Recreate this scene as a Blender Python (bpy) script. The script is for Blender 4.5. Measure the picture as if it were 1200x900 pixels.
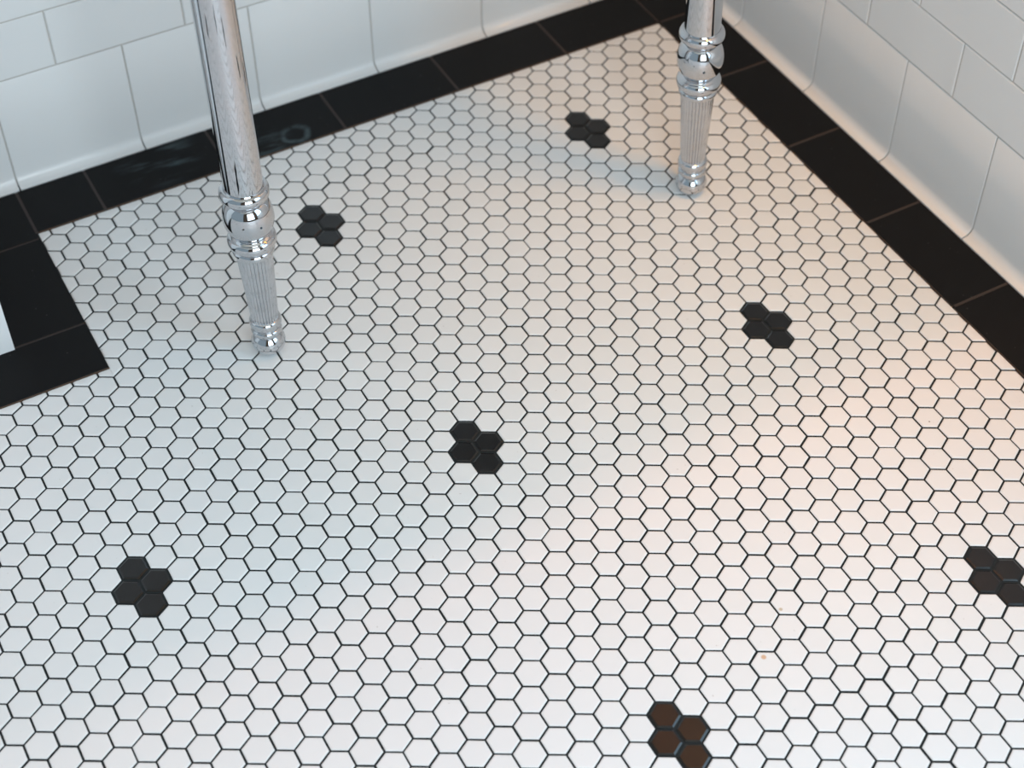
import bpy, bmesh, math, random
from mathutils import Vector, Matrix

rnd = random.Random(7)
scene = bpy.context.scene
col = scene.collection
for o in list(bpy.data.objects):
    bpy.data.objects.remove(o)

# ---------------------------------------------------------------- camera, world, lights, exposure
# frame: x along the back wall, y towards it, origin = inner corner of the black floor border
F_PX = 1961.44
CAM = Vector((-1.0193, -1.4645, 1.2634))
RT = Vector((0.875760, -0.482746, -0.001030))
DN = Vector((-0.357012, -0.646224, -0.674491))
FW = Vector((0.324942, 0.591059, -0.738283))
cam_d = bpy.data.cameras.new('camera')
cam_d.sensor_fit = 'HORIZONTAL'
cam_d.sensor_width = 36.0
cam_d.lens = F_PX / 1200 * 36
cam_d.clip_start = 0.05
cam_d.dof.use_dof = True
cam_d.dof.focus_distance = 1.60
cam_d.dof.aperture_fstop = 5.0
cam = bpy.data.objects.new('camera', cam_d)
m = Matrix((RT, -DN, -FW)).transposed().to_4x4()
m.translation = CAM
cam.matrix_world = m
col.objects.link(cam)
scene.camera = cam

world = bpy.data.worlds.new('world')
scene.world = world
world.use_nodes = True
bg = world.node_tree.nodes['Background']
bg.inputs['Color'].default_value = (0.68, 0.87, 1.0, 1)
bg.inputs['Strength'].default_value = 0.42


def area(name, loc, target, sx, sy, power, color):
    d = bpy.data.lights.new(name, 'AREA')
    d.shape = 'RECTANGLE'
    d.size, d.size_y = sx, sy
    d.energy = power
    d.color = color
    o = bpy.data.objects.new(name, d)
    o.location = loc
    o.rotation_euler = (Vector(target) - Vector(loc)).to_track_quat('-Z', 'Y').to_euler()
    col.objects.link(o)
    return o


# added area panels before closed front and right walls, standing in for window daylight
area('added_front_panel_light', (-0.90, -2.22, 1.05), (-0.90, 0.0, 1.05), 1.0, 1.6, 29, (0.80, 0.93, 1.0))
area('added_side_panel_light', (0.075, -1.42, 1.22), (-1.5, -1.42, 1.22), 0.95, 1.5, 15.0, (0.50, 0.77, 1.0))

scene.view_settings.view_transform = 'Standard'
scene.view_settings.look = 'None'
scene.view_settings.gamma = 1
scene.view_settings.use_curve_mapping = False
scene.view_settings.exposure = 0.0

# ---------------------------------------------------------------- helpers
MATS = {}


def mat(name, color, rough=0.5, spec=0.5, metal=0.0, coat=0.0):
    mt = bpy.data.materials.new(name)
    mt.use_nodes = True
    b = mt.node_tree.nodes['Principled BSDF']
    b.inputs['Base Color'].default_value = (*color, 1)
    b.inputs['Roughness'].default_value = rough
    b.inputs['Specular IOR Level'].default_value = spec
    b.inputs['Metallic'].default_value = metal
    b.inputs['Coat Weight'].default_value = coat
    MATS[name] = mt
    return mt


class NT:
    """tiny helper for node chains"""
    def __init__(self, mt):
        self.t = mt.node_tree
        self.b = self.t.nodes['Principled BSDF']

    def n(self, kind, **kw):
        nd = self.t.nodes.new(kind)
        for k, v in kw.items():
            setattr(nd, k, v)
        return nd

    def l(self, a, b):
        self.t.links.new(a, b)

    def math(self, op, a, b=None, clamp=False):
        nd = self.n('ShaderNodeMath', operation=op, use_clamp=clamp)
        for i, v in enumerate((a, b)):
            if v is None:
                continue
            if hasattr(v, 'links'):
                self.l(v, nd.inputs[i])
            else:
                nd.inputs[i].default_value = v
        return nd.outputs[0]

    def pos(self):
        return self.n('ShaderNodeNewGeometry').outputs['Position']

    def noise(self, scale, detail=3, vec=None, rough=0.5):
        nd = self.n('ShaderNodeTexNoise')
        nd.inputs['Scale'].default_value = scale
        nd.inputs['Detail'].default_value = detail
        nd.inputs['Roughness'].default_value = rough
        self.l(vec if vec is not None else self.pos(), nd.inputs['Vector'])
        return nd.outputs['Fac']

    def ramp(self, fac, lo, hi):
        nd = self.n('ShaderNodeMapRange')
        nd.inputs['From Min'].default_value = lo
        nd.inputs['From Max'].default_value = hi
        nd.interpolation_type = 'SMOOTHSTEP'
        self.l(fac, nd.inputs['Value'])
        return nd.outputs['Result']

    def mix(self, fac, a, b):
        nd = self.n('ShaderNodeMix', data_type='RGBA')
        if hasattr(fac, 'links'):
            self.l(fac, nd.inputs[0])
        else:
            nd.inputs[0].default_value = fac
        for i, v in ((6, a), (7, b)):
            if hasattr(v, 'links'):
                self.l(v, nd.inputs[i])
            else:
                nd.inputs[i].default_value = (*v, 1)
        return nd.outputs[2]

    def bump(self, h, strength, dist):
        nd = self.n('ShaderNodeBump')
        nd.inputs['Strength'].default_value = strength
        nd.inputs['Distance'].default_value = dist
        self.l(h, nd.inputs['Height'])
        self.l(nd.outputs[0], self.b.inputs['Normal'])

    def spot(self, x, y, r0, r1):
        nd = self.n('ShaderNodeVectorMath', operation='DISTANCE')
        self.l(self.pos(), nd.inputs[0])
        nd.inputs[1].default_value = (x, y, 0.0)
        return self.ramp(nd.outputs['Value'], r1, r0)   # 1 inside r0, 0 beyond r1


# white matte porcelain mosaic
def white_hex(name, per_island):
    mt = mat(name, (0.80, 0.795, 0.785), 0.42, 0.45)
    k = NT(mt)
    if per_island:
        r = k.n('ShaderNodeNewGeometry').outputs['Random Per Island']
    else:
        r = k.n('ShaderNodeObjectInfo').outputs['Random']
    c = k.mix(r, (0.765, 0.762, 0.755), (0.785, 0.782, 0.776))
    c = k.mix(k.math('MULTIPLY', k.ramp(k.noise(190, 2), 0.735, 0.80), 0.35), c, (0.35, 0.31, 0.27))
    for x, y, a, b_, cc in ((-0.4261, -0.8495, 0.0016, 0.0030, (0.62, 0.36, 0.20)),
                            (-0.3832, -0.8146, 0.0010, 0.0024, (0.50, 0.42, 0.30)),
                            (-0.1220, -0.6998, 0.0004, 0.0012, (0.12, 0.08, 0.05)),
                            (-0.3100, -0.8200, 0.0008, 0.0022, (0.60, 0.52, 0.42))):
        c = k.mix(k.math('MULTIPLY', k.spot(x, y, a, b_), 0.85), c, cc)
    k.l(c, k.b.inputs['Base Color'])
    return mt


white_hex('white_hex', False)
white_hex('white_hex_field', True)
mat('black_hex', (0.006, 0.006, 0.0065), 0.12, 0.5)
g = mat('dark_grout', (0.030, 0.032, 0.033), 0.9, 0.2)
k = NT(g)
k.l(k.mix(k.noise(120, 3), (0.014, 0.018, 0.019), (0.030, 0.033, 0.034)), k.b.inputs['Base Color'])
mat('border_grout', (0.060, 0.050, 0.047), 0.9, 0.2)
mat('tile_body', (0.085, 0.052, 0.036), 0.8, 0.2)

# black satin border tile with chalky smears and a ring-shaped mark
bt = mat('black_border', (0.0060, 0.0060, 0.0063), 0.45, 0.12)
k = NT(bt)
vm = k.n('ShaderNodeMapping')
k.l(k.pos(), vm.inputs['Vector'])
vm.inputs['Scale'].default_value = (14, 60, 20)
smear = k.ramp(k.noise(1.0, 5, vm.outputs[0], 0.6), 0.46, 0.70)
near = k.math('MAXIMUM', k.spot(-0.655, 0.055, 0.015, 0.06), k.spot(-0.54, 0.022, 0.01, 0.045))
mark = k.math('MULTIPLY', smear, near)
dd = k.n('ShaderNodeVectorMath', operation='DISTANCE')
k.l(k.pos(), dd.inputs[0])
dd.inputs[1].default_value = (-0.4940, 0.0205, 0.003)
wob = k.math('MULTIPLY', k.math('SUBTRACT', k.noise(38, 3), 0.5), 0.016)
ring = k.math('ABSOLUTE', k.math('SUBTRACT', k.math('ADD', dd.outputs['Value'], wob), 0.0150))
ring = k.math('MULTIPLY', k.ramp(ring, 0.0060, 0.0003), k.ramp(k.noise(70, 4), 0.30, 0.66))
mark = k.math('MAXIMUM', mark, ring)
specks = k.math('MULTIPLY', k.ramp(k.noise(260, 1), 0.775, 0.81), 0.8)
c = k.mix(k.math('MULTIPLY', mark, 0.75), (0.0065, 0.0065, 0.007), (0.075, 0.105, 0.115))
c = k.mix(specks, c, (0.06, 0.06, 0.06))
k.l(c, k.b.inputs['Base Color'])

# glazed white wall tile
wt = mat('wall_tile', (0.72, 0.72, 0.715), 0.22, 0.45)
k = NT(wt)
k.bump(k.noise(9, 2), 0.25, 0.004)
mat('wall_grout', (0.50, 0.47, 0.44), 0.9, 0.2)
mat('wall_paint', (0.62, 0.56, 0.46), 0.7, 0.3)
mat('front_paint', (0.13, 0.095, 0.07), 0.6, 0.3)
mat('ceiling_paint', (0.78, 0.72, 0.64), 0.7, 0.3)
mat('partition_paint', (0.80, 0.80, 0.80), 0.5, 0.4)
mat('chrome', (0.62, 0.635, 0.66), 0.03, 0.5, 1.0)
mat('porcelain', (0.82, 0.82, 0.81), 0.12, 0.5)
mat('brass', (0.55, 0.40, 0.20), 0.3, 0.5, 1.0)


def tag(o, label=None, cat=None, kind=None, group=None):
    for key, v in (('label', label), ('category', cat), ('kind', kind), ('group', group)):
        if v:
            o[key] = v
    return o


def link(name, me, parent=None, loc=(0, 0, 0), rz=0.0):
    o = bpy.data.objects.new(name, me)
    o.location = loc
    o.rotation_euler = (0, 0, rz)
    col.objects.link(o)
    if parent:
        o.parent = parent
    return o


def mesh(name, verts, faces, mats, idx=None, smooth=False):
    me = bpy.data.meshes.new(name)
    me.from_pydata([tuple(v) for v in verts], [], faces)
    for mm in mats:
        me.materials.append(MATS[mm])
    if idx:
        me.polygons.foreach_set('material_index', idx)
    if smooth:
        me.polygons.foreach_set('use_smooth', [True] * len(me.polygons))
    me.update()
    return me


def boxdata(a, b):
    (x0, y0, z0), (x1, y1, z1) = a, b
    v = [(x0, y0, z0), (x1, y0, z0), (x1, y1, z0), (x0, y1, z0), (x0, y0, z1), (x1, y0, z1), (x1, y1, z1), (x0, y1, z1)]
    f = [(0, 3, 2, 1), (4, 5, 6, 7), (0, 1, 5, 4), (1, 2, 6, 5), (2, 3, 7, 6), (3, 0, 4, 7)]
    return v, f


def boxmesh(name, a, b, mt):
    v, f = boxdata(a, b)
    return mesh(name, v, f, [mt])


def joinmesh(name, boxes, mt):
    V, Fc = [], []
    for a, b in boxes:
        v, f = boxdata(a, b)
        n = len(V)
        V += v
        Fc += [tuple(i + n for i in q) for q in f]
    return mesh(name, V, Fc, [mt])


def prism(poly, ztop, zbot, bev, drop, nocut=None):
    """convex polygon (ccw) -> slab with a chamfered top edge; returns verts, faces.
    nocut: list of booleans per edge, True where the edge is sawn (no chamfer)"""
    n = len(poly)
    P = [Vector(q) for q in poly]
    lines = []
    for i in range(n):
        d = (P[(i + 1) % n] - P[i]).normalized()
        nrm = Vector((-d.y, d.x))
        off = 0.00015 if (nocut and nocut[i]) else bev
        lines.append((P[i] + nrm * off, d))
    ins = []
    for i in range(n):
        (a, d1), (b, d2) = lines[i - 1], lines[i]
        den = d1.x * d2.y - d1.y * d2.x
        if abs(den) < 1e-6:
            ins.append(b)
        else:
            t = ((b.x - a.x) * d2.y - (b.y - a.y) * d2.x) / den
            ins.append(a + d1 * t)
    V = [(q.x, q.y, ztop) for q in ins] + [(q.x, q.y, ztop - drop) for q in P] + [(q.x, q.y, zbot) for q in P]
    Fc = [tuple(range(n))]
    for i in range(n):
        j = (i + 1) % n
        Fc.append((n + i, n + j, j, i))
        Fc.append((2 * n + i, 2 * n + j, n + j, n + i))
    return V, Fc


# ---------------------------------------------------------------- floor: grout bed
XL, YF = -2.3, -2.2            # how far the floor runs to the left and to the front
YW, XW = 0.0915, 0.0895        # tile faces of the back and the right wall
floor = link('floor', boxmesh('floor', (XL, YF, -0.05), (0.11, 0.11, -0.0013), 'dark_grout'))
tag(floor, 'white hexagon mosaic floor with small black tile flowers and a black tile border', 'floor', 'structure')

# hexagon lattice (rows run along the back wall)
P = 0.0268
ROW = P * math.sqrt(3) / 2
X0, Y0 = -0.5348, -0.5090 + ROW        # top tile of one black flower
RC = (P - 0.0021) / math.sqrt(3)
HEX = [Vector((RC * math.cos(math.radians(a)), RC * math.sin(math.radians(a)))) for a in range(30, 390, 60)]
EDGE_Y, EDGE_X = 0.0006, 0.0008        # the mosaic ends here against the border
LX, LY = -0.8158, -0.2336              # outer corner of the black border around the partition


def clip(poly, nx, ny, dmax):
    """keep the side n.p <= dmax; poly = list of (Vector, sawn flag of the edge that starts here)"""
    out = []
    n = len(poly)
    for i in range(n):
        (a, fa), (b, fb) = poly[i], poly[(i + 1) % n]
        da, db = a.x * nx + a.y * ny - dmax, b.x * nx + b.y * ny - dmax
        if da <= 0:
            out.append((a, fa))
            if db > 0:
                out.append((a + (b - a) * (da / (da - db)), True))
        elif db <= 0:
            out.append((a + (b - a) * (da / (da - db)), fa))
    return out


def area_of(poly):
    return 0.5 * sum(poly[i][0].x * poly[(i + 1) % len(poly)][0].y - poly[(i + 1) % len(poly)][0].x * poly[i][0].y
                     for i in range(len(poly))) if len(poly) > 2 else 0.0


def project(x, y, z=0.0):
    d = Vector((x, y, z)) - CAM
    w = d.dot(FW)
    return 600 + F_PX * d.dot(RT) / w, 450 + F_PX * d.dot(DN) / w, w


sheet_off = {}


def sheet(i, j):
    key = (math.floor((i + 4) / 11), math.floor((j + 5) / 12))
    if key not in sheet_off:
        sheet_off[key] = (rnd.gauss(0, 0.00028), rnd.gauss(0, 0.00028))
    return sheet_off[key]


tiles = []     # (black, poly in world, centre, rotation, is_cut)
for j in range(-26, 76):
    for i in range(-68, 24):
        x = X0 + i * P + (j % 2) * P / 2
        y = Y0 - j * ROW
        if x > 0.02 or y > 0.02 or x < XL + 0.02 or y < YF + 0.02:
            continue
        sx, sy = sheet(i, j)
        cx = x + sx + rnd.gauss(0, 0.00010)
        cy = y + sy + rnd.gauss(0, 0.00010)
        rot = rnd.gauss(0, 0.004)
        # black flowers: one tile, two below it, one below those; every 13 tiles and 16 rows
        jj, ii = j % 16, i % 13
        black = (jj == 0 and ii == 0) or (jj == 1 and ii in (0, 12)) or (jj == 2 and ii == 0)
        cs, sn = math.cos(rot), math.sin(rot)
        poly = [(Vector((cx + h.x * cs - h.y * sn, cy + h.x * sn + h.y * cs)), False) for h in HEX]
        full = area_of(poly)
        cut = clip(poly, 0, 1, EDGE_Y)
        cut = clip(cut, 1, 0, EDGE_X)
        if len(cut) > 2 and min(q[0].x for q in cut) < LX and max(q[0].y for q in cut) > LY:
            a = clip(cut, -1, 0, -LX)      # keep the part right of the border ...
            b = clip(cut, 0, 1, LY)        # ... or the part in front of it
            rest = clip(b, 1, 0, LX) if area_of(a) > area_of(b) else clip(a, 0, -1, -LY)
            cut = a if area_of(a) > area_of(b) else b
            if area_of(rest) > full * 0.02:
                tiles.append((black, rest, (rest[0][0].x, rest[0][0].y), rot, True))
        ar = area_of(cut)
        if ar < full * 0.004:
            continue
        tiles.append((black, cut, (cx, cy), rot, ar < full * 0.9999))

# the tiles in view that show largest become single objects
white_in_view = []
for n, (black, poly, c, rot, iscut) in enumerate(tiles):
    u, v, w = project(*c)
    if not black and -12 < u < 1212 and -12 < v < 912:
        white_in_view.append((w, n))
white_in_view.sort()
single = set(n for w, n in white_in_view[:300])


def hexmesh(name, mt, bev, slope):
    V, Fc = prism(HEX, 0.0, -0.006, bev, bev * slope)
    return mesh(name, V, Fc, [mt])


me_white, me_black = hexmesh('hex_tile', 'white_hex', 0.0011, 0.45), hexmesh('black_hex_tile', 'black_hex', 0.0018, 0.47)
SV, SF = [], []
for n, (black, poly, c, rot, iscut) in enumerate(tiles):
    u, v, w = project(*c)
    inview = -25 < u < 1225 and -25 < v < 925
    zoff = rnd.gauss(0, 0.00008)
    if (black and inview) or n in single:
        nm = 'black_hex_tile' if black else 'hex_tile'
        if iscut:
            V, Fc = prism([q[0] for q in poly], 0.0, -0.006, 0.0013, 0.0007, [q[1] for q in poly])
            link(nm, mesh(nm, V, Fc, ['black_hex' if black else 'white_hex']), floor, (0, 0, zoff))
        else:
            link(nm, me_black if black else me_white, floor, (c[0], c[1], zoff), rot)
    else:
        V, Fc = prism([q[0] for q in poly], zoff, -0.006, 0.0013, 0.0007, [q[1] for q in poly])
        b = len(SV)
        SV += V
        SF += [(tuple(q + b for q in fc), black) for fc in Fc]
fld = link('hex_tile_field', mesh('hex_tile_field', SV, [q[0] for q in SF], ['white_hex_field', 'black_hex'],
                                  [1 if q[1] else 0 for q in SF]), floor)
tag(fld, kind='stuff')

# ---------------------------------------------------------------- floor: black border tiles
ZB = 0.0024
GAP = 0.0016


def border_tile(x0, y0, x1, y1):
    g = GAP
    poly = [(x0 + g, y0 + g * .4), (x1 - g, y0 + g * .4), (x1 - g, y1 - g * .4), (x0 + g, y1 - g * .4)] \
        if (x1 - x0) >= (y1 - y0) else [(x0 + g * .4, y0 + g), (x1 - g * .4, y0 + g), (x1 - g * .4, y1 - g), (x0 + g * .4, y1 - g)]
    V, Fc = prism(poly, ZB, -0.006, 0.0006, 0.0005)
    idx = [0] + [0, 1] * 4
    return link('border_tile', mesh('border_tile', V, Fc, ['black_border', 'tile_body'], idx), floor)


TOE_Y, TOE_X = YW - 0.0130, XW - 0.0130
bx = [0.0010, -0.1355, -0.2870, -0.4380, -0.5865, -0.7365, -0.8168]
for a, b in zip(bx[1:], bx[:-1]):
    border_tile(a, 0.0006, b, TOE_Y)
border_tile(0.0010, 0.0006, TOE_X, TOE_Y)                      # corner piece
xx = -0.8168
while xx > XL + 0.15:
    border_tile(xx - 0.1505, -0.0095, xx, TOE_Y)
    xx -= 0.1505
by = [0.0006, -0.1320, -0.2815, -0.4325, -0.5840]
while by[-1] > YF + 0.16:
    by.append(by[-1] - 0.1505)
for a, b in zip(by[1:], by[:-1]):
    border_tile(0.0006, a, TOE_X, b)
PX, PY = -0.8935, -0.1625                                       # foot of the partition's corner
border_tile(PX - 0.004, -0.1605, -0.8155, -0.0095)
xx = -0.8146
while xx > XL + 0.15:
    border_tile(xx - 0.1505, -0.2338, xx, -0.1605)
    xx -= 0.1505
bg_boxes = [((XL, 0.0022, -0.004), (TOE_X, TOE_Y - .001, 0.0016)), ((0.0034, YF, -0.004), (TOE_X, 0.0022, 0.0016)),
            ((XL, -0.2322, -0.004), (-0.8184, 0.0022, 0.0016))]
link('border_grout', joinmesh('border_grout', bg_boxes, 'border_grout'), floor)

# ---------------------------------------------------------------- walls
HT = 2.45
BASE_H, RH = 0.1418, 0.0705
TT = 0.008
wall_back = link('wall_back', boxmesh('wall_back', (XL, YW + 0.0014, -0.05), (0.30, YW + 0.12, HT), 'wall_grout'))
tag(wall_back, 'wall of white glazed running-bond tiles with a coved base, behind the chrome legs', 'wall', 'structure')
wall_right = link('wall_right', boxmesh('wall_right', (XW + 0.0014, YF, -0.05), (XW + 0.12, YW + 0.0013, HT), 'wall_grout'))
tag(wall_right, 'wall of white glazed tiles with a coved base, meeting the back wall past the second leg', 'wall', 'structure')

# profile of the coved base: (distance from the wall face into the room, height)
CR, CZ = 0.0118, 0.0030
prof = [(-0.0013, BASE_H - 0.0008), (-0.0006, BASE_H - 0.0009), (0.0, BASE_H - 0.0022), (0.0, BASE_H * 0.6)]
for s in range(0, 9):
    a = math.pi / 2 * s / 8
    prof.append((CR - CR * math.cos(a), CZ + CR - CR * math.sin(a)))
prof += [(CR + 0.0006, CZ - 0.0003), (CR + 0.0008, -0.004), (-0.0013, -0.004)]


def cove_tile(parent, side, a, b, corner=False):
    """one coved tile from a to b (a < b) along the wall; the end b of a corner piece is mitred"""
    secs = [(a + 0.0008, 0.0006), (a + 0.0016, 0.0), (b - 0.0016, 0.0), (b - 0.0008, 0.0006)]
    V, Fc = [], []
    n = len(prof)
    for si, (s, back) in enumerate(secs):
        for t, z in prof:
            tt = t - back if t > -0.001 else t
            ss = s - (t if corner and si >= 2 else 0)
            V.append((ss, YW - tt, z) if side == 'back' else (XW - tt, ss, z))
    for r in range(3):
        for i in range(n):
            jn = (i + 1) % n
            q = (r * n + i, r * n + jn, (r + 1) * n + jn, (r + 1) * n + i)
            Fc.append(q if side == 'right' else q[::-1])
    e0, e1 = tuple(range(n)), tuple(range(3 * n, 4 * n))
    Fc += [e0[::-1], e1] if side == 'right' else [e0, e1[::-1]]
    me = mesh('cove_tile', V, Fc, ['wall_tile'], smooth=True)
    me.set_sharp_from_angle(angle=math.radians(28))
    return link('cove_tile', me, parent)


def slab(w, h, t, bev):
    """wall tile lying in x (width) / z (height), face towards -y at y=0"""
    hw, hh = w / 2, h / 2
    V = [(-hw + bev, 0, -hh + bev), (hw - bev, 0, -hh + bev), (hw - bev, 0, hh - bev), (-hw + bev, 0, hh - bev),
         (-hw, bev * .8, -hh), (hw, bev * .8, -hh), (hw, bev * .8, hh), (-hw, bev * .8, hh),
         (-hw, t, -hh), (hw, t, -hh), (hw, t, hh), (-hw, t, hh)]
    Fc = [(0, 1, 2, 3)]
    for i in range(4):
        jn = (i + 1) % 4
        Fc.append((4 + i, 4 + jn, jn, i))
        Fc.append((8 + i, 8 + jn, 4 + jn, 4 + i))
    return V, Fc


slabs = {}


def wall_tile(parent, side, a, b, z0, z1, coll=None):
    w = b - a - 0.0015
    if w < 0.004:
        return
    key = (round(w, 4), round(z1 - z0, 4))
    if coll is None:
        if key not in slabs:
            V, Fc = slab(key[0], key[1] - 0.0015, TT, 0.0011)
            slabs[key] = mesh('wall_tile', V, Fc, ['wall_tile'])
        mid, zc = (a + b) / 2, (z0 + z1) / 2
        tilt = rnd.gauss(0, 0.0022)
        if side == 'back':
            o = link('wall_tile', slabs[key], parent, (mid, YW, zc), tilt)
        else:
            o = link('wall_tile', slabs[key], parent, (XW, mid, zc), -math.pi / 2 + tilt)
    else:
        V, Fc = slab(key[0], key[1] - 0.0015, TT, 0.0011)
        n = len(coll[0])
        mid, zc = (a + b) / 2, (z0 + z1) / 2
        for x, y, z in V:
            coll[0].append((mid + x, YW + y, zc + z) if side == 'back' else (XW + y, mid - x, zc + z))
        coll[1].extend(tuple(q + n for q in fc) for fc in Fc)


for side, parent, pitch, joint, hi, lo in (('back', wall_back, 0.1512, -0.2060, XW, XL), ('right', wall_right, 0.1505, -0.2040, YW, YF)):
    cuts = [joint + pitch * i for i in range(-20, 6)]
    seq = [lo] + [q for q in cuts if lo + 0.01 < q < hi - 0.015] + [hi]
    for a, b in zip(seq[:-1], seq[1:]):
        cove_tile(parent, side, a, b, corner=(b == hi))
    upper = ([], [])
    for r in range(15):
        z0 = BASE_H + r * RH
        off = joint + (pitch / 2 if r % 2 == 0 else 0.0)
        cuts = [off + pitch * i for i in range(-20, 6)]
        seq = [lo] + [q for q in cuts if lo + 0.01 < q < hi - 0.015] + [hi]
        for a, b in zip(seq[:-1], seq[1:]):
            wall_tile(parent, side, a, b, z0, z0 + RH, None if r < 5 else upper)
    o = link('upper_tile_field', mesh('upper_tile_field', upper[0], upper[1], ['wall_tile']), parent)
    tag(o, kind='stuff')
    zt = BASE_H + 15 * RH
    if side == 'back':
        link('painted_wall', boxmesh('painted_wall', (XL, YW - 0.001, zt), (XW, YW + 0.0014, HT), 'wall_paint'), parent)
    else:
        link('painted_wall', boxmesh('painted_wall', (XW - 0.001, YF, zt), (XW + 0.0014, YW - 0.001, HT), 'wall_paint'), parent)

# low white partition at the left, the border runs round its end
V, Fc = prism([(XL, PY), (PX, PY), (PX, -0.02), (XL, -0.02)], 1.05, ZB, 0.004, 0.004)
wall_left = link('wall_left', mesh('wall_left', V, Fc, ['partition_paint']))
tag(wall_left, 'end of a plain white partition standing inside the black tile border', 'wall', 'structure')

# ---------------------------------------------------------------- washstand on two chrome legs


def lathe(name, pts, seg, mt, parent=None, flutes=0, depth=0.0, flute_range=None, sub=True):
    V, Fc = [], []
    n = len(pts)
    for z, r in pts:
        for s in range(seg):
            a = 2 * math.pi * s / seg
            rr = r
            if flutes and flute_range[0] <= z <= flute_range[1]:
                rr = r - depth * (1.0 - abs(math.sin(flutes * a / 2))) ** 1.4
            V.append((rr * math.cos(a), rr * math.sin(a), z))
    for i in range(n - 1):
        for s in range(seg):
            t = (s + 1) % seg
            Fc.append((i * seg + s, i * seg + t, (i + 1) * seg + t, (i + 1) * seg + s))
    Fc.append(tuple(range(seg))[::-1])
    Fc.append(tuple((n - 1) * seg + s for s in range(seg)))
    me = mesh(name, V, Fc, [mt], smooth=True)
    me.set_sharp_from_angle(angle=math.radians(50))
    return me


def bead(z, h, r, base, n=10):
    """half-round bead of height h standing out from base radius to r"""
    return [(z - h / 2 + h * i / n, base + (r - base) * math.sqrt(max(0.0, 1 - (2 * i / n - 1) ** 2))) for i in range(n + 1)]


def bead_cos(z, h, r, base, n=14):
    return [(z - h / 2 * math.cos(math.pi * i / n), base + (r - base) * math.sin(math.pi * i / n)) for i in range(n + 1)]


LEG_TOP = 0.797
tube_pts = [(0.2190, 0.0192), (LEG_TOP, 0.0192)]
collar_pts = bead_cos(0.1432, 0.0085, 0.0212, 0.0182, 8) + [(0.1480, 0.0198)] + bead_cos(0.1558, 0.0125, 0.0243, 0.0202) + \
    [(0.1635, 0.0192)] + bead_cos(0.1855, 0.0412, 0.0250, 0.0150, 22) + [(0.2074, 0.0190), (0.2090, 0.0196)] + \
    bead_cos(0.2160, 0.0125, 0.0243, 0.0198) + [(0.2235, 0.0193)]
shaft_pts = [(0.0460 + (0.1410 - 0.0460) * i / 16, 0.0139 + (0.0184 - 0.0139) * i / 16) for i in range(17)]
foot_pts = [(0.0, 0.0070), (0.0006, 0.0085)] + [(0.0135 - 0.0132 * math.cos(math.radians(a)), 0.0065 + 0.0113 * math.sin(math.radians(a))) for a in range(16, 147, 10)] + \
    [(0.0262, 0.0137)] + bead_cos(0.0310, 0.0078, 0.0160, 0.0139, 8) + [(0.0358, 0.0140)] + bead_cos(0.0425, 0.0105, 0.0166, 0.0141, 10) + [(0.0485, 0.0139)]

me_tube = lathe('leg', tube_pts, 64, 'chrome')
me_collar = lathe('collar', collar_pts, 64, 'chrome')
me_shaft = lathe('fluted_shaft', shaft_pts, 336, 'chrome', flutes=28, depth=0.0010, flute_range=(0.0, 0.2))
me_foot = lathe('ball_foot', foot_pts, 64, 'chrome')

stand = link('washstand', None, None, (-0.40, -0.13, 0.0))
tag(stand, 'washstand on two turned chrome legs with fluted ankles and ball feet', 'sink')


def rounded(name, x0, x1, y0, y1, z0, z1, r, mt, seg=6):
    bm = bmesh.new()
    v, f = boxdata((x0, y0, z0), (x1, y1, z1))
    vs = [bm.verts.new(q) for q in v]
    for q in f:
        bm.faces.new([vs[i] for i in q])
    bmesh.ops.bevel(bm, geom=bm.edges[:], offset=r, segments=seg, affect='EDGES', profile=0.5)
    me = bpy.data.meshes.new(name)
    bm.to_mesh(me)
    bm.free()
    me.materials.append(MATS[mt])
    me.polygons.foreach_set('use_smooth', [True] * len(me.polygons))
    me.set_sharp_from_angle(angle=math.radians(40))
    return me


def leg(x, y, lean):
    """lean: small tilt in radians towards the left of the picture's far wall"""
    ax = Vector((-0.8757, 0.4827, 0.0))
    rot = Vector((0, 0, 1)).rotation_difference(Vector((ax.x * math.tan(lean), ax.y * math.tan(lean), 1)))
    t = link('leg', me_tube, stand)
    t.location = Vector((x, y, 0.0)) - stand.location
    t.rotation_mode = 'QUATERNION'
    t.rotation_quaternion = rot
    t['label'] = 'chrome leg with turned collar, fluted ankle and ball foot'
    for nm, me in (('collar', me_collar), ('fluted_shaft', me_shaft), ('ball_foot', me_foot)):
        link(nm, me, t)
    return t


leg(-0.6597, -0.2865, 0.006)
leg(-0.1393, -0.2880, 0.021)
dx, dy = stand.location.x, stand.location.y
ap = link('apron', rounded('apron', -0.712 - dx, -0.088 - dx, -0.318 - dy, 0.088 - dy, 0.790, 0.865, 0.008, 'porcelain', 3), stand)
rim = link('basin_top', rounded('basin_top', -0.730 - dx, -0.070 - dx, -0.330 - dy, 0.090 - dy, 0.865, 0.900, 0.012, 'porcelain', 4), stand)

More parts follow.
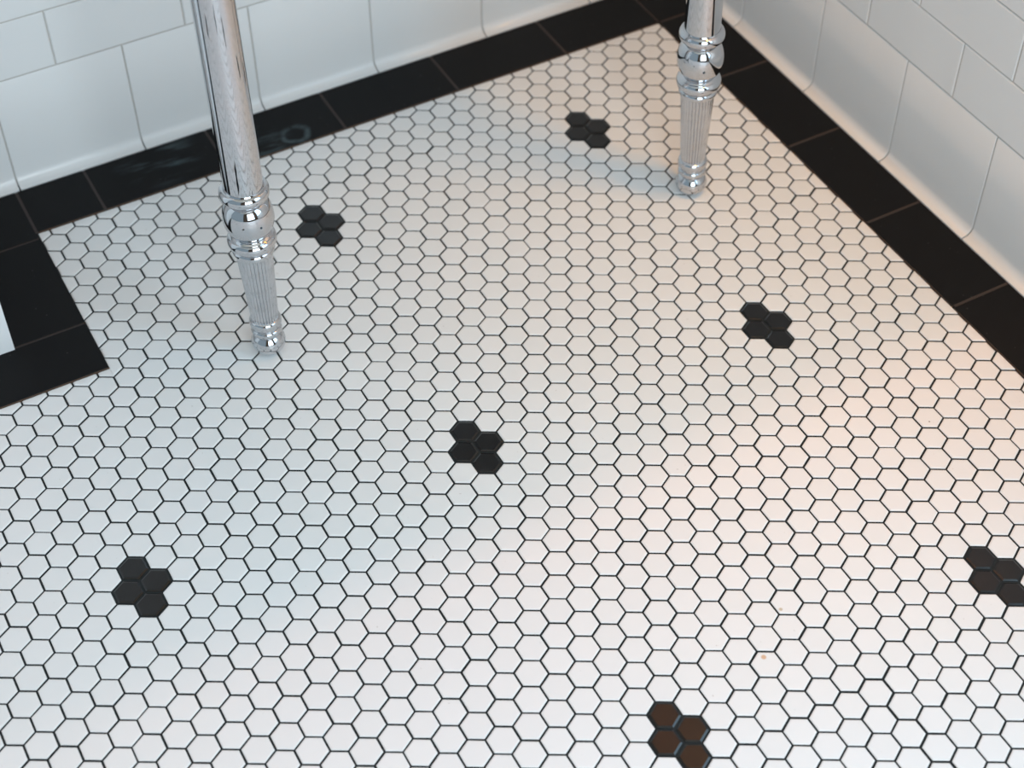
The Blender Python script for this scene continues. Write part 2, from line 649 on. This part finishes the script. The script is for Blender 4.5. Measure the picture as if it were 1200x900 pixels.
# ---------------------------------------------------------------- wall lamp on the right wall (its warm light falls on the floor)
LP = Vector((0.015, -0.50, 1.22))
sc = link('wall_sconce', None, None, (XW, LP.y, LP.z))
tag(sc, 'brass wall lamp with two open shades on the tiled wall beside the washstand', 'lamp')
link('backplate', rounded('backplate', -0.012, 0.0, -0.05, 0.05, -0.05, 0.05, 0.004, 'brass', 2), sc)
me = rounded('arm', -0.087, -0.010, -0.006, 0.006, 0.045, 0.057, 0.003, 'brass', 2)
link('arm', me, sc)
me = rounded('bulb_holder', -0.102, -0.072, -0.075, 0.075, 0.045, 0.060, 0.005, 'brass', 2)
link('bulb_holder', me, sc)
for s in (-0.05, 0.05):
    # open-bottomed shade that sends the light down
    V, Fc = [], []
    for z, r in ((0.048, 0.016), (0.040, 0.024), (-0.015, 0.036), (-0.015, 0.034), (0.038, 0.022), (0.046, 0.014)):
        for q in range(20):
            V.append((LP.x - XW + r * math.cos(q * math.pi / 10), s + r * math.sin(q * math.pi / 10), z))
    for i in range(5):
        for q in range(20):
            t = (q + 1) % 20
            Fc.append((i * 20 + q, i * 20 + t, (i + 1) * 20 + t, (i + 1) * 20 + q))
    link('lamp_shade', mesh('lamp_shade', V, Fc, ['brass'], smooth=True), sc)
    d = bpy.data.lights.new('bulb_light', 'SPOT')
    d.energy = 9.0
    d.color = (1.0, 0.44, 0.04)
    d.spot_size = math.radians(70)
    d.spot_blend = 1.0
    d.shadow_soft_size = 0.028
    o = bpy.data.objects.new('bulb_light', d)
    o.location = (LP.x, LP.y + s, LP.z - 0.02)
    o.rotation_euler = Vector((-0.03, 0.08, -1.22)).to_track_quat('-Z', 'Y').to_euler()
    col.objects.link(o)

# added spot above the shades: warms the upper wall that black tiles reflect
d = bpy.data.lights.new('added_uplight', 'SPOT')
d.energy = 7.0
d.color = (1.0, 0.70, 0.38)
d.spot_size = math.radians(130)
d.spot_blend = 1.0
d.shadow_soft_size = 0.03
o = bpy.data.objects.new('added_uplight', d)
o.location = (LP.x - 0.03, LP.y, LP.z + 0.09)
o.rotation_euler = Vector((0.02, 0.5, 1.0)).to_track_quat('-Z', 'Y').to_euler()
col.objects.link(o)

# ---------------------------------------------------------------- rest of the room: front wall and two added window frames, no openings
wall_front = link('wall_front', boxmesh('wall_front', (XL, YF - 0.16, -0.05), (XW + 0.12, YF - 0.06, HT), 'front_paint'))
tag(wall_front, 'dark brown painted wall with an added window frame, behind the viewer', 'wall', 'structure')


def window(name, along, w, z0, z1, pos, side):
    """added frame of four bars on a closed wall, round a light panel"""
    t, d = 0.05, 0.03
    bars = [(-w / 2 - t, -w / 2, z0 - t, z1 + t), (w / 2, w / 2 + t, z0 - t, z1 + t), (-w / 2, w / 2, z0 - t, z0), (-w / 2, w / 2, z1, z1 + t)]
    boxes = []
    for a, b, c, e in bars:
        if side == 'front':
            boxes.append(((along + a, pos, c), (along + b, pos + d, e)))
        else:
            boxes.append(((pos - d, along + a, c), (pos, along + b, e)))
    o = link(name, joinmesh(name, boxes, 'partition_paint'))
    return o


tag(window('added_window_frame_1', -0.90, 1.0, 0.25, 1.85, YF - 0.06, 'front'), 'added white window frame round a light panel on the closed painted wall', 'window', 'structure')
tag(window('added_window_frame_2', -1.42, 0.95, 0.47, 1.97, XW, 'right'), 'added white window frame round a light panel on the closed tiled wall', 'window', 'structure')

# added unseen lamp bar, carries a warm light for the front of the floor
vl = link('added_lamp_bar', None, None, (-0.40, YW, 1.90))
tag(vl, 'added unseen brass bar above the washstand, carrying a warm fill light', 'lamp')
link('backplate', rounded('backplate', -0.06, 0.06, -0.014, 0.0, -0.04, 0.04, 0.004, 'brass', 2), vl)
link('bar', rounded('bar', -0.32, 0.32, -0.10, -0.08, 0.045, 0.065, 0.006, 'brass', 2), vl)
link('arm', rounded('arm', -0.01, 0.01, -0.085, -0.012, 0.02, 0.056, 0.004, 'brass', 2), vl)
area('added_warm_fill', (-0.40, YW - 0.09, 1.93), (-0.40, -0.9, 0.0), 0.6, 0.08, 6.5, (1.0, 0.36, 0.16))

ceiling = link('ceiling', boxmesh('ceiling', (XL, YF - 0.16, HT), (XW + 0.12, YW + 0.12, HT + 0.06), 'ceiling_paint'))
tag(ceiling, 'plain cream painted ceiling over the tiled room', 'ceiling', 'structure')
